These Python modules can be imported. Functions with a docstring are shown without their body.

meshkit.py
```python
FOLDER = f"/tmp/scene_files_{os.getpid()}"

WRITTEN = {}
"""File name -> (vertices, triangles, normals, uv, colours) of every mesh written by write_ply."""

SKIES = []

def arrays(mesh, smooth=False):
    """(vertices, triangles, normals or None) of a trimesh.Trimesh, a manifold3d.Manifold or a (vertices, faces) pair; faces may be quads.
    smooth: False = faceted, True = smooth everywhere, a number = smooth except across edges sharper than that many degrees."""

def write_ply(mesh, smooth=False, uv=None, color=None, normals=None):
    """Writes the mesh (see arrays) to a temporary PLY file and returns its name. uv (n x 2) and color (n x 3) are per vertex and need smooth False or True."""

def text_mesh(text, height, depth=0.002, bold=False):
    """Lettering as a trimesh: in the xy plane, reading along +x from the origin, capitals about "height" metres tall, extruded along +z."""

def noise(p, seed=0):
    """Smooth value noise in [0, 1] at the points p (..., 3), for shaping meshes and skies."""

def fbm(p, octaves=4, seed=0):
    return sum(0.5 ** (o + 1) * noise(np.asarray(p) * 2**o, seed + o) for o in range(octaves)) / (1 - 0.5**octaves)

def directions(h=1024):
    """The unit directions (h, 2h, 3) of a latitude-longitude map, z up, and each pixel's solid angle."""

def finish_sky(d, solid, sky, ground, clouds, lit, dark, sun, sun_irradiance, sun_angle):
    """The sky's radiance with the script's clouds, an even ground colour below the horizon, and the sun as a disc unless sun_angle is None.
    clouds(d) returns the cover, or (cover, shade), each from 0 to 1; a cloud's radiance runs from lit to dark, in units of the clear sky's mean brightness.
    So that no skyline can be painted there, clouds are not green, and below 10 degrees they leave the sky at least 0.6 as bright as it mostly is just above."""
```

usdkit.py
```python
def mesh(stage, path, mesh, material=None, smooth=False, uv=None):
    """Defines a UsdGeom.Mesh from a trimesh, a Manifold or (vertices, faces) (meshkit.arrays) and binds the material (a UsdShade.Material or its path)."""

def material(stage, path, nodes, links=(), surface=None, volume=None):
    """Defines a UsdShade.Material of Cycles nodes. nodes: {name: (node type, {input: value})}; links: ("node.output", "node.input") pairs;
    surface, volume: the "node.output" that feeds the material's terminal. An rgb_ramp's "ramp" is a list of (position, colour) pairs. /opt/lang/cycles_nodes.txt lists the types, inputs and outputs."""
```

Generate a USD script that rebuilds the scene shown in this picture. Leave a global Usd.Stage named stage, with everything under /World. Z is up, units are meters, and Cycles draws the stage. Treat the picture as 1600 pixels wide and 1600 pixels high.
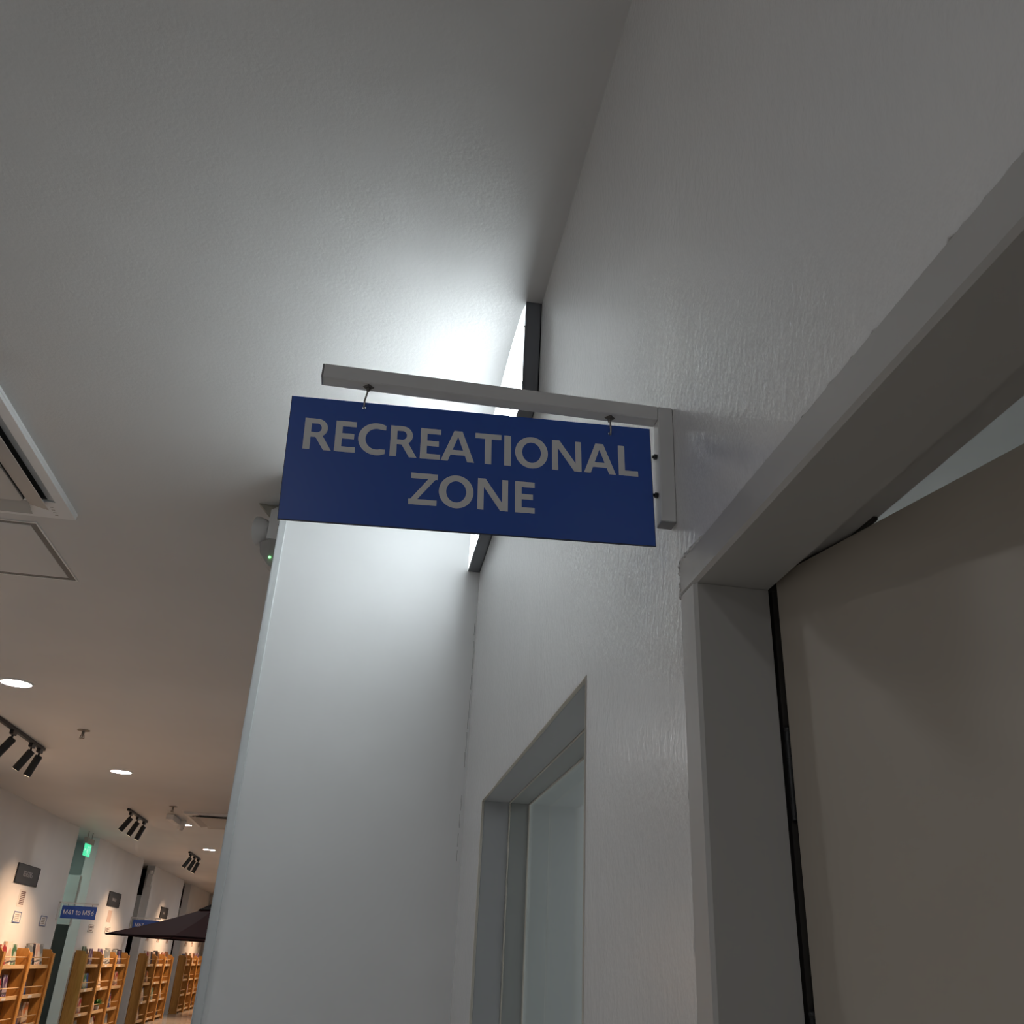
import math, random, numpy as np, trimesh, manifold3d, usdkit, meshkit
from shapely.geometry import Polygon, box as sbox, Point
from shapely.ops import unary_union
from shapely import affinity
from pxr import Usd, UsdGeom, UsdLux, UsdShade, Gf, Sdf

PI = math.pi
stage = Usd.Stage.CreateInMemory()
UsdGeom.SetStageUpAxis(stage, UsdGeom.Tokens.z)
UsdGeom.SetStageMetersPerUnit(stage, 1.0)
UsdGeom.Xform.Define(stage, '/World')
UsdGeom.Scope.Define(stage, '/World/Looks')

# ------------------------------------------------------------------ camera, exposure, light levels
YAW, PITCH, ROLL = 0.13790066, 0.46309003, 0.05075907
fwd = np.array([math.sin(YAW)*math.cos(PITCH), math.cos(YAW)*math.cos(PITCH), math.sin(PITCH)])
rt = np.cross(fwd, [0, 0, 1]); rt /= np.linalg.norm(rt); up = np.cross(rt, fwd)
c_, s_ = math.cos(ROLL), math.sin(ROLL)
R0, U0 = c_*rt + s_*up, -s_*rt + c_*up
CAM = np.array([0, 0, 1.60])
cam = UsdGeom.Camera.Define(stage, '/World/camera')
M = np.eye(4); M[0, :3], M[1, :3], M[2, :3], M[3, :3] = R0, U0, -fwd, CAM
cam.AddTransformOp().Set(Gf.Matrix4d(*M.ravel().tolist()))
cam.CreateHorizontalApertureAttr(36.0)
cam.CreateVerticalApertureAttr(36.0)
cam.CreateFocalLengthAttr(36.0*1434.557/1600)
cam.CreateFStopAttr(0.0)
cam.CreateExposureAttr(0.0)
cam.CreateClippingRangeAttr(Gf.Vec2f(0.02, 200))
# the lamps of the place (radiance of each lit face)
BOX_GLOW = 35.0         # light box by the ceiling
DOWN_GLOW = 100.0        # round ceiling lamps
SPOT_POWER = 46.0      # track spots over the bookcases
ROOM_GLOW = 9.0         # panel in the room behind the door
GREEN_GLOW = 1.0        # exit sign
PASSAGE_GLOW = 50.0      # lamp in the side passage

# ------------------------------------------------------------------ helpers
used = {}
def numbered(parent, name):
    k = (parent, name); n = used.get(k, 0); used[k] = n + 1
    return name if n == 0 else f'{name}_{n:03d}'
def setcd(p, label=None, cat=None, group=None, kind=None):
    for k, v in (('label', label), ('category', cat), ('group', group), ('kind', kind)):
        if v: p.SetCustomDataByKey(k, v)
def thing(name, label, cat, loc=(0, 0, 0), rotz=0.0, group=None, kind=None, matrix=None):
    x = UsdGeom.Xform.Define(stage, '/World/' + numbered('/World', name))
    if matrix is not None: x.AddTransformOp().Set(Gf.Matrix4d(*np.asarray(matrix).T.ravel().tolist()))
    else:
        x.AddTranslateOp().Set(Gf.Vec3d(*map(float, loc)))
        if rotz: x.AddRotateZOp().Set(float(math.degrees(rotz)))
    setcd(x.GetPrim(), label, cat, group, kind)
    return str(x.GetPath())
def part(parent, name, mesh, mat, label=None, smooth=False, kind=None):
    path = parent + '/' + numbered(parent, name)
    m = usdkit.mesh(stage, path, mesh, mat, smooth)
    setcd(m.GetPrim(), label, None, None, kind)
    return path
def solo(name, mesh, mat, label, cat, group=None, smooth=False):
    path = '/World/' + numbered('/World', name)
    m = usdkit.mesh(stage, path, mesh, mat, smooth); setcd(m.GetPrim(), label, cat, group); return path
def struct(name, mesh, mat, label, smooth=False, cat=None):
    path = '/World/' + numbered('/World', name)
    m = usdkit.mesh(stage, path, mesh, mat, smooth)
    setcd(m.GetPrim(), label, cat or name.rstrip('_0123456789').split('_')[0], None, 'structure'); return path
cat = trimesh.util.concatenate
def bx(lo, hi):
    lo, hi = np.minimum(lo, hi), np.maximum(lo, hi)
    b = trimesh.creation.box(np.asarray(hi, float) - lo); b.apply_translation((np.asarray(lo, float) + hi)/2); return b
def cb(lo, hi, c=0.003):
    """box with chamfered edges"""
    lo, hi = np.minimum(lo, hi).astype(float), np.maximum(lo, hi).astype(float)
    c = min(c, 0.45*float((hi - lo).min()))
    P = []
    for ax in range(3):
        for sx in (0, 1):
            for sy in (0, 1):
                for sz in (0, 1):
                    p = np.where([sx, sy, sz], hi - c, lo + c).astype(float)
                    p[ax] = (hi if (sx, sy, sz)[ax] else lo)[ax]; P.append(p)
    return trimesh.convex.convex_hull(np.array(P))
def hull(*pts): return trimesh.convex.convex_hull(np.array(pts, float))
def cyl(a, b, r, n=20, r2=None):
    a, b = np.asarray(a, float), np.asarray(b, float); d = b - a; L = np.linalg.norm(d); d /= L
    e = np.cross(d, [0, 0, 1] if abs(d[2]) < .9 else [1, 0, 0]); e /= np.linalg.norm(e); g = np.cross(d, e)
    t = np.linspace(0, 2*PI, n, endpoint=False); ring = np.cos(t)[:, None]*e + np.sin(t)[:, None]*g
    return trimesh.convex.convex_hull(np.vstack([a + r*ring, b + (r if r2 is None else r2)*ring]))
def lathe(profile, n=28, at=(0, 0, 0)):
    m = trimesh.creation.revolve(np.array(profile, float), sections=n); m.apply_translation(at); return m
def tube(pts, r, n=8):
    pts = np.asarray(pts, float); V, F = [], []
    for i, p in enumerate(pts):
        d = pts[min(i+1, len(pts)-1)] - pts[max(i-1, 0)]; d /= np.linalg.norm(d)
        e = np.cross(d, [0.3, 0.2, 1]); e /= np.linalg.norm(e); g = np.cross(d, e)
        for k in range(n):
            a = 2*PI*k/n; V.append(p + r*(math.cos(a)*e + math.sin(a)*g))
    for i in range(len(pts) - 1):
        for k in range(n):
            a, b = i*n + k, i*n + (k+1) % n; F += [[a, b, b+n], [a, b+n, a+n]]
    c0, c1 = len(V), len(V) + 1; V += [pts[0], pts[-1]]; e0 = (len(pts)-1)*n
    for k in range(n):
        F += [[c0, (k+1) % n, k], [c1, e0 + k, e0 + (k+1) % n]]
    return trimesh.Trimesh(V, F)
def extr(poly, h):
    gs = getattr(poly, 'geoms', [poly]); return cat([trimesh.creation.extrude_polygon(g, h, engine='earcut') for g in gs])
def frame_m(o, ex, ey, ez):
    A = np.eye(4); A[:3, 0], A[:3, 1], A[:3, 2], A[:3, 3] = ex, ey, ez, o; return A

def tf(mesh, A): mesh = mesh.copy(); mesh.apply_transform(A); return mesh
def moved(mesh, d): mesh = mesh.copy(); mesh.apply_translation(d); return mesh

# ------------------------------------------------------------------ materials
def plain(name, col, rough=0.5, metal=0.0, spec=0.5, emit=None, es=0.0, coat=0.0):
    p = {'base_color': col, 'roughness': rough, 'metallic': metal, 'specular_ior_level': spec, 'coat_weight': coat}
    if emit is not None: p |= {'emission_color': emit, 'emission_strength': es}
    return usdkit.material(stage, '/World/Looks/' + name, {'p': ('principled_bsdf', p)}, [], surface='p.BSDF')
def paint(name, c1, c2, rough=0.4, scale=90.0, dist=0.0006, strength=0.5, spec=0.5, big=1.6, stretch=(1, 1, 1)):
    """wall paint: faint large-scale tone drift and a roller-nap relief"""
    n = {'g': ('geometry', {}), 'mp': ('mapping', {'scale': stretch}), 'n1': ('noise_texture', {'scale': scale, 'detail': 3.0, 'roughness': 0.55}),
         'n2': ('noise_texture', {'scale': big, 'detail': 3.0}), 'r': ('rgb_ramp', {'ramp': [(0.35, c1), (0.65, c2)]}),
         'b': ('bump', {'strength': strength, 'distance': dist}), 'p': ('principled_bsdf', {'roughness': rough, 'specular_ior_level': spec})}
    l = [('g.position', 'mp.vector'), ('mp.vector', 'n1.vector'), ('g.position', 'n2.vector'), ('n2.fac', 'r.fac'), ('r.color', 'p.base_color'), ('n1.fac', 'b.height'), ('b.normal', 'p.normal')]
    return usdkit.material(stage, '/World/Looks/' + name, n, l, surface='p.BSDF')
def wood(name, c1, c2, axis=2, scale=14.0):
    s = [scale]*3; s[axis] = scale*0.12
    n = {'t': ('texture_coordinate', {}), 'mp': ('mapping', {'scale': tuple(s)}), 'n1': ('noise_texture', {'scale': 3.0, 'detail': 5.0, 'distortion': 0.6}),
         'r': ('rgb_ramp', {'ramp': [(0.3, c1), (0.7, c2)]}), 'b': ('bump', {'strength': 0.15, 'distance': 0.001}), 'p': ('principled_bsdf', {'roughness': 0.42})}
    l = [('t.object', 'mp.vector'), ('mp.vector', 'n1.vector'), ('n1.fac', 'r.fac'), ('r.color', 'p.base_color'), ('n1.fac', 'b.height'), ('b.normal', 'p.normal')]
    return usdkit.material(stage, '/World/Looks/' + name, n, l, surface='p.BSDF')
def glow(name, col, strength):
    return usdkit.material(stage, '/World/Looks/' + name, {'e': ('emission', {'color': col, 'strength': strength})}, [], surface='e.emission')
def cover(name, c1, c2, sc):
    """printed book cover: patches of two inks"""
    n = {'t': ('texture_coordinate', {}), 'n1': ('noise_texture', {'scale': sc*.3, 'detail': 0.5}), 'r': ('rgb_ramp', {'ramp': [(0.48, c1), (0.52, c2)], 'interpolate': True}), 'p': ('principled_bsdf', {'roughness': 0.35})}
    return usdkit.material(stage, '/World/Looks/' + name, n, [('t.object', 'n1.vector'), ('n1.fac', 'r.fac'), ('r.color', 'p.base_color')], surface='p.BSDF')

W_RIGHT = paint('wall_paint', (.78, .775, .775), (.82, .815, .81), rough=.20, scale=85, dist=.0022, strength=.55, spec=.7, stretch=(1, 1, .55))
W_STUB = paint('panel_paint', (.82, .82, .82), (.85, .85, .85), rough=.34, scale=30, dist=.0006, strength=.15)
W_HALL = paint('hall_paint', (.79, .79, .80), (.83, .83, .83), rough=.5, scale=40, dist=.0008, strength=.3)
CEIL = paint('ceiling_paint', (.66, .655, .65), (.70, .695, .69), rough=.45, scale=70, dist=.0022, strength=.4, big=.9)
FLOOR = paint('floor_tile', (.62, .58, .535), (.68, .64, .595), rough=.14, scale=5, dist=.0003, strength=.1)
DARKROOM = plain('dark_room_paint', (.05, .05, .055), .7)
GREYWALL = paint('partition_paint', (.52, .54, .53), (.57, .59, .58), rough=.45, scale=60, dist=.0006, strength=.3)
FRAME = plain('frame_paint', (.50, .49, .475), .38)
FRAMEIN = plain('frame_filler', (.45, .47, .465), .45)
LEAF = paint('door_laminate', (.46, .405, .34), (.50, .445, .38), rough=.45, scale=220, dist=.0003, strength=.25, stretch=(1, 1, .2))
BLACK = plain('black_metal', (.012, .012, .013), .38, spec=.5)
BOXGREY = plain('light_box_metal', (.16, .165, .185), .45)
TUBEGREY = plain('bracket_paint', (.70, .70, .70), .42)
CHROME = plain('zinc', (.45, .44, .43), .3, metal=1.0)
BLUE = plain('sign_blue', (.034, .105, .46), .32, spec=.4)
LETTER = plain('sign_white', (.80, .80, .80), .5)
EDGE = plain('sign_edge', (.02, .03, .08), .4)
WHITEP = plain('white_plastic', (.82, .82, .82), .35)
GREYP = plain('grey_plastic', (.40, .385, .37), .4)
TANP = plain('flap_plastic', (.50, .46, .42), .45)
DARKGAP = plain('dark_recess', (.02, .02, .02), .8)
CAULK = plain('caulk', (.62, .61, .60), .3)
STEEL = plain('sprinkler_metal', (.28, .25, .22), .4, metal=.6)
MAROON = plain('maroon_canvas', (.055, .020, .026), .85, spec=.2)
UNDER = plain('canopy_piping', (.012, .006, .008), .9, spec=.1)
POLE = wood('pole_wood', (.16, .08, .04), (.22, .12, .06))
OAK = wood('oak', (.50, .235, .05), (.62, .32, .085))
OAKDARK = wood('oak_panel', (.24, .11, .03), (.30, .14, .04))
OAKPALE = wood('pale_oak', (.62, .42, .22), (.70, .50, .28), axis=1)
PAPER = plain('paper', (.74, .72, .70), .7)
PAGES = plain('page_edges', (.72, .68, .60), .8)
PINK = plain('pink_paper', (.62, .50, .46), .7)
INK = plain('print_ink', (.20, .14, .14), .7)
SLATE = plain('slate_board', (.028, .033, .042), .4)
SLATEEDGE = plain('slate_edge', (.012, .013, .016), .4)
CHALK = plain('sign_print', (.40, .40, .42), .6)
BLUEFR = plain('blue_frame', (.10, .15, .36), .4)
LEDGREEN = glow('green_led', (.25, 1.0, .3), 2.2)
# the box is lit by a lamp strip along its lower rail that ends short of the projecting wall
BOXLIGHT = usdkit.material(stage, '/World/Looks/light_box_face', {'g': ('geometry', {}), 's': ('separate_xyz', {}), 'm': ('map_range', {'range_type': 'linear', 'from_min': 3.25, 'from_max': 3.30, 'to_min': 1.0, 'to_max': 0.0, 'clamp': True}),
    'k': ('map_range', {'range_type': 'smoothstep', 'from_min': 3.25, 'from_max': 3.60, 'to_min': 1.0, 'to_max': 0.0}), 'x': ('math', {'math_type': 'multiply'}), 'a': ('math', {'math_type': 'multiply_add', 'value2': BOX_GLOW, 'value3': 1.6}), 'e': ('emission', {'color': (.875, .965, 1.0)})},
    [('g.position', 's.vector'), ('s.z', 'm.value'), ('s.y', 'k.value'), ('m.result', 'x.value1'), ('k.result', 'x.value2'), ('x.value', 'a.value1'), ('a.value', 'e.strength')], surface='e.emission')
DOWNLIGHT = glow('downlight_face', (.96, .98, 1.0), DOWN_GLOW)
ROOMLIGHT = glow('room_panel_face', (.93, .975, 1.0), ROOM_GLOW)
SPOTFACE = glow('spot_lens', (1.0, .80, .55), 3.0)
EXITFACE = glow('exit_panel', (.10, .85, .42), GREEN_GLOW)
PASSLIGHT = glow('passage_lamp_face', (.72, 1.0, .88), PASSAGE_GLOW)
GLASS = usdkit.material(stage, '/World/Looks/pane_glass', {'t': ('transparent_bsdf', {'color': (.93, .955, .95)}), 'g': ('glossy_bsdf', {'color': (.9, .95, .95), 'roughness': .04}), 'f': ('layer_weight', {'blend': .5}), 'w': ('math', {'math_type': 'power', 'value2': 5.0}), 'a': ('math', {'math_type': 'multiply_add', 'value2': .6, 'value3': .03}), 'm': ('mix_closure', {})},
                        [('f.facing', 'w.value1'), ('w.value', 'a.value1'), ('a.value', 'm.fac'), ('t.BSDF', 'm.closure1'), ('g.BSDF', 'm.closure2')], surface='m.closure')

# ------------------------------------------------------------------ the setting
D, DB = 0.3934, 0.545            # corridor face and room face of the right wall
HC = 3.571                       # ceiling
YS, XL = 3.7906, -0.5052         # projecting wall: face and left edge
WL, WLB = -5.05, -5.24           # left wall: face and back
YEND = 37.5
# right wall with the door and window openings
DY0, DY1, DZ = 0.16, 1.108, 2.108      # door opening
WY0, WY1, WZ0, WZ1 = 1.6765, 3.2050, 0.95, 2.1153
wall = cat([bx((D, -6, 0), (DB, DY0, HC)), bx((D, DY0, DZ), (DB, DY1, HC)), bx((D, DY1, 0), (DB, WY0, HC)), bx((D, WY0, 0), (DB, WY1, WZ0)), bx((D, WY0, WZ1), (DB, WY1, HC)), bx((D, WY1, 0), (DB, YS, HC))])
struct('wall_right', wall, W_RIGHT, 'white painted wall beside the sign with roller texture, holding door and window')
struct('wall_front', bx((XL, YS, 0), (3.6, YEND, HC)), W_STUB, 'smooth white wall projecting behind the blue sign')
struct('ceiling', bx((-9.4, -6.3, HC), (DB, YEND + .3, HC + .12)), CEIL, 'flat white plaster ceiling over the whole hall')
struct('floor', bx((-9.4, -6.3, -.1), (3.9, YEND + .3, 0)), FLOOR, 'polished grey floor of the hall')
struct('wall_back', bx((-9.4, -6.15, 0), (3.9, -6, HC)), W_HALL, 'plain white wall closing the hall behind the viewer')
struct('wall_end', bx((-9.4, YEND, 0), (XL, YEND + .15, HC)), W_HALL, 'plain white wall at the far end of the hall')
SEG = [(14.1, 18.54), (20.08, 24.51), (26.0, 30.66), (32.07, 36.6)]
segname = ['nearest lit white wall panel over the oak bookcases', 'second lit white wall panel along the bookcase side', 'third lit white wall panel partly behind the maroon parasol', 'farthest lit white wall panel beside the projecting wall']
struct('wall_left', bx((WLB, -6, 0), (WL, 12.55, HC)), W_HALL, 'long white wall on the bookcase side before the first panel')
for (a, b), l in zip(SEG, segname):
    struct('wall_left', bx((WLB, a, 0), (WL, b, HC)), W_HALL, l)
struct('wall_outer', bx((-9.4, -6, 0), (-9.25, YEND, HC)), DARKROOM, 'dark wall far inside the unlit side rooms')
# partitions seen through the gaps: pier, wall over a doorway, dark opening above
for i, (a, b) in enumerate(SEG):
    y = a - .03
    lab = ['pale green partition with doorway in the first gap between wall panels', 'grey partition in the second gap between wall panels', 'grey partition in the third gap between wall panels', 'grey partition in the gap out of view at the left'][[3, 0, 1, 2][i]]
    struct('wall_partition', cat([bx((-9.2, y, 2.0), (WLB, y + .12, 2.87)), bx((-9.2, y, 0), (-5.52, y + .12, 2.0))]), GREYWALL, lab)
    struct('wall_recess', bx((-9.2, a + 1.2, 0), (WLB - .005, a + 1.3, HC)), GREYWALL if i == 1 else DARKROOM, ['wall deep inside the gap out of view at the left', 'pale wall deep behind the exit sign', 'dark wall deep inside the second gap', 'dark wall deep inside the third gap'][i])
# room behind the door and window
struct('wall_room', bx((3.6, -6, 0), (3.75, YS, HC)), GREYWALL, 'far wall of the room behind the door')
struct('ceiling_room', bx((DB, -6, 2.95), (3.6, YS, 3.05)), GREYWALL, 'pale ceiling of the room behind the door', cat='ceiling')
T = thing('panel_light', 'square ceiling lamp in the room behind the door', 'light', (2.6, 2.6, 2.949))
part(T, 'rim', cb((-.32, -.62, -.03), (.32, .62, 0), .004), WHITEP)
part(T, 'diffuser', bx((-.3, -.6, -.035), (.3, .6, -.0305)), ROOMLIGHT)
# corner guard on the projecting wall
g1 = cat([cb((XL - .006, YS - .010, 0), (XL + .028, YS, HC), .0035), cb((XL - .006, YS - .010, 0), (XL, YS + .04, HC), .0015)])
struct('trim_1', g1, plain('guard_paint', (.66, .68, .685), .3), 'white corner guard down the left edge of the projecting wall')

# cracked sealant down the inner corner
rc = np.random.default_rng(8); ck = []; z = 2.95
while z > 2.0:
    L_ = rc.uniform(.03, .11); o = .004 + .016*max(0, (2.75 - z)) + rc.uniform(-.001, .001)
    if rc.random() < .75: ck.append(bx((D - o - rc.uniform(.0008, .0016), YS - .0012, z - L_), (D - o, YS, z)))
    z -= L_ + rc.uniform(.0, .03)
struct('trim_2', cat(ck), plain('crack_shadow', (.22, .22, .21), .8), 'thin broken sealant line in the corner right of the projecting wall')

# door frame
T = thing('door_1', 'beige door standing slightly ajar in a grey painted frame', 'door', (0, 0, 0), kind='structure')
F0 = D - .004
REB = .490
def jamb(y0, y1, sgn):
    # section in x-y, extruded up; sgn +1: far jamb (opening on the -y side)
    a, b = (y0, y1) if sgn > 0 else (y1, y0)      # a: opening face, b: wall side
    s = sgn
    p = Polygon([(F0 + .0045, a), (F0, a + s*.0045), (F0, b), (DB, b), (DB, a + s*.014), (REB, a + s*.014), (REB, a)])
    return extr(p, 2.0605)
part(T, 'frame_jamb', jamb(1.0565, 1.1095, 1), FRAME, 'far upright of the door frame', smooth=30)
part(T, 'frame_jamb', jamb(.16, .213, -1), FRAME, 'near upright of the door frame', smooth=30)
ph = Polygon([(F0 + .0045, 2.061), (F0, 2.0655), (F0, 2.1095), (DB, 2.1095), (DB, 2.0845), (REB, 2.0845), (REB, 2.061)])
head = tf(extr(ph, .9495), frame_m((0, .16, 0), (1, 0, 0), (0, 0, 1), (0, 1, 0)))
head.fix_normals()
part(T, 'frame_head', head, FRAME, 'head of the door frame', smooth=30)
# leaf, hinged on the far jamb, opening into the room
HX, HY = .4975, 1.0495
tv = np.array([.239, -.971, 0]); tv /= np.linalg.norm(tv); nv = np.array([-tv[1], tv[0], 0]); nv = nv if nv[0] > 0 else -nv
lf = cb((0, 0, .01), (.84, .04, 2.079), .002)
leaf = part(T, 'door_leaf', tf(lf, frame_m((HX, HY, 0), tv, nv, (0, 0, 1))), LEAF, 'flat beige door leaf, slightly ajar')
def hinge(z0, z1):
    k = [cyl((HX + .001, HY + .0045, z0), (HX + .001, HY + .0045, z1), .0042, 14)]
    for q in (.08, .28, .5, .72, .92): k.append(cyl((HX + .001, HY + .0045, z0 + q*(z1-z0) - .004), (HX + .001, HY + .0045, z0 + q*(z1-z0) + .004), .0048, 14))
    k.append(trimesh.creation.icosphere(2, .0052)); k[-1].apply_translation((HX + .001, HY + .0045, z1 + .001))
    k.append(bx((HX, HY + .0052, z0), (HX + .03, HY + .0068, z1)))
    return cat(k)
for z0, z1 in ((1.772, 1.877), (1.475, 1.572), (.25, .35)):
    part(T, 'hinge', hinge(z0, z1), BLACK, 'black butt hinge')
part(T, 'door_seal', cat([bx((.496, 1.0588, .01), (DB - .002, 1.0704, 2.061)), bx((.4905, 1.0566, 2.0606), (DB - .002, 1.0704, 2.0844)), bx((.538, .868, 2.0800), (DB - .002, 1.07, 2.0843))]), plain('seal_rubber', (.045, .04, .035), .6), 'dark rubber seal in the rebate')
# rough filler bead where the wall paint meets the frame
rng = np.random.default_rng(4)
def bead(a, b, r, n):
    P = np.linspace(a, b, n); P[1:-1] += rng.normal(0, .0010, (n-2, 3)); m = tube(P, r, 6); m.vertices += rng.normal(0, .0004, m.vertices.shape); return m
part(T, 'filler_bead', cat([bead((D - .0006, 1.1112, 0), (D - .0006, 1.1112, 2.06), .0022, 160), bead((D - .0006, 1.1112, 2.06), (D - .0006, 1.1105, 2.112), .0050, 26), bead((D - .0006, 1.112, 2.1115), (D - .0006, 1.03, 2.1115), .0042, 40), bead((D - .0006, 1.03, 2.1115), (D - .0006, .16, 2.1115), .0016, 120)]), CAULK, 'ragged white filler line around the frame', smooth=True)

# window
T = thing('window_1', 'deep set window with grey painted reveal at the lower right', 'window', (0, 0, 0), kind='structure')
def rect_ring(y0, y1, z0, z1, t, x0, x1, c=.0015):
    return [cb((x0, y0, z0), (x1, y0 + t, z1), c), cb((x0, y1 - t, z0), (x1, y1, z1), c), cb((x0, y0 + t, z0), (x1, y1 - t, z0 + t), c), cb((x0, y0 + t, z1 - t), (x1, y1 - t, z1), c)]
part(T, 'edge_bead', cat(rect_ring(WY0 + .001, WY1 - .001, WZ0 + .001, WZ1 - .001, .005, D - .002, D + .007)), plain('reveal_bead', (.68, .64, .57), .5), 'chipped bead around the opening')
for m, nm in zip(rect_ring(WY0, WY1, WZ0, WZ1, .004, D + .007, .486), ('reveal_board',)*4):
    part(T, nm, m, plain('reveal_paint', (.52, .53, .55), .42) if not stage.GetPrimAtPath('/World/Looks/reveal_paint') else '/World/Looks/reveal_paint')
part(T, 'bead', cat(rect_ring(WY0, WY1, WZ0, WZ1, .0075, .486, .491)), '/World/Looks/reveal_bead')
for m in rect_ring(WY0, WY1, WZ0, WZ1, .005, .491, .553): part(T, 'window_frame', m, FRAMEIN)
part(T, 'glazing_bead', cat(rect_ring(WY0, WY1, WZ0, WZ1, .0095, .5525, .5575)), '/World/Looks/reveal_bead')
part(T, 'glass_pane', bx((.5578, WY0 + .002, WZ0 + .002), (.5618, WY1 - .002, WZ1 - .002)), GLASS)

# ------------------------------------------------------------------ light box under the ceiling
LX, LY0, LZ = D - .0513, 2.3693, 3.1898
T = thing('light_box', 'glowing white light box in a dark case mounted high on the wall behind the sign', 'light box', (D, LY0, LZ))
case = cat([bx((LX, LY0, LZ), (D, LY0 + .003, HC)), bx((LX, LY0, LZ), (D, YS, LZ + .003)), bx((D - .003, LY0, LZ), (D, YS, HC)), cb((LX - .0012, LY0 - .001, LZ), (LX + .006, LY0 + .006, HC), .001), cb((LX - .0012, LY0, LZ - .001), (LX + .006, YS, LZ + .006), .001), bx((LX, LY0 + .003, HC - .002), (D - .003, YS, HC))])
part(T, 'case', moved(case, (-D, -LY0, -LZ)), BOXGREY)
# bowed translucent face
ny, nz = 40, 10; V = []; Fc = []
for side in (0, 1):
    for j in range(nz + 1):
        for i in range(ny + 1):
            u, v = i/ny, j/nz
            bow = .010*(math.sin(PI*min(1, u*1.25)**.6) if u < .8 else 0)*max(0, v)**1.2 + .003
            bow = max(bow, .003)
            if i == 0: bow = .0005
            V.append((LX + .001 - (bow if side == 0 else 0), LY0 + .004 + u*(YS - LY0 - .006), LZ + .004 + v*(HC - LZ - .008)))
q = (ny + 1)
for j in range(nz):
    for i in range(ny):
        a = j*q + i; Fc += [[a, a+q, a+q+1], [a, a+q+1, a+1]]; o = (nz+1)*q; Fc += [[o+a, o+a+q+1, o+a+q], [o+a, o+a+1, o+a+q+1]]
part(T, 'glowing_face', moved(trimesh.Trimesh(V, Fc, process=False), (-D, -LY0, -LZ)), BOXLIGHT, smooth=True)
scr = cat([cyl((LX - .004, LY0 + .002, z), (LX + .002, LY0 + .002, z), .0025, 10) for z in (3.25, 3.47)])
part(T, 'screw', moved(scr, (-D, -LY0, -LZ)), CHROME)

# ------------------------------------------------------------------ sign bracket and sign
BY0, BY1, BZ0, BZ1 = 1.125, 1.1485, 2.349, 2.3725
T = thing('sign_bracket', 'grey square tube bracket fixed to the wall above the blue sign', 'bracket', (D, BY0, 2.18))
def loc(m, o=(D, BY0, 2.18)): return moved(m, tuple(-np.array(o)))
part(T, 'arm', loc(cb((-.1275, BY0, BZ0), (.3700, BY1, BZ1), .0014)), TUBEGREY)
part(T, 'end_cap', loc(cb((-.1298, BY0 + .0004, BZ0 + .0004), (-.1272, BY1 - .0004, BZ1 - .0004), .0006)), plain('cap_plastic', (.30, .30, .31), .5))
part(T, 'upright', loc(cb((.3703, BY0, 2.1805), (D - .0002, BY1, BZ1), .0014)), TUBEGREY)
part(T, 'upright_cap', loc(cb((.3708, BY0 + .0005, 2.1785), (D - .001, BY1 - .0005, 2.1808), .0005)), '/World/Looks/cap_plastic')
for z in (2.2905, 2.2265):
    k = [cyl((.3704, 1.137, z), (.3655, 1.137, z), .0042, 6), cyl((.366, 1.137, z), (.3630, 1.137, z), .0022, 10)]
    part(T, 'bolt', loc(cat(k)), BLACK)
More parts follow.
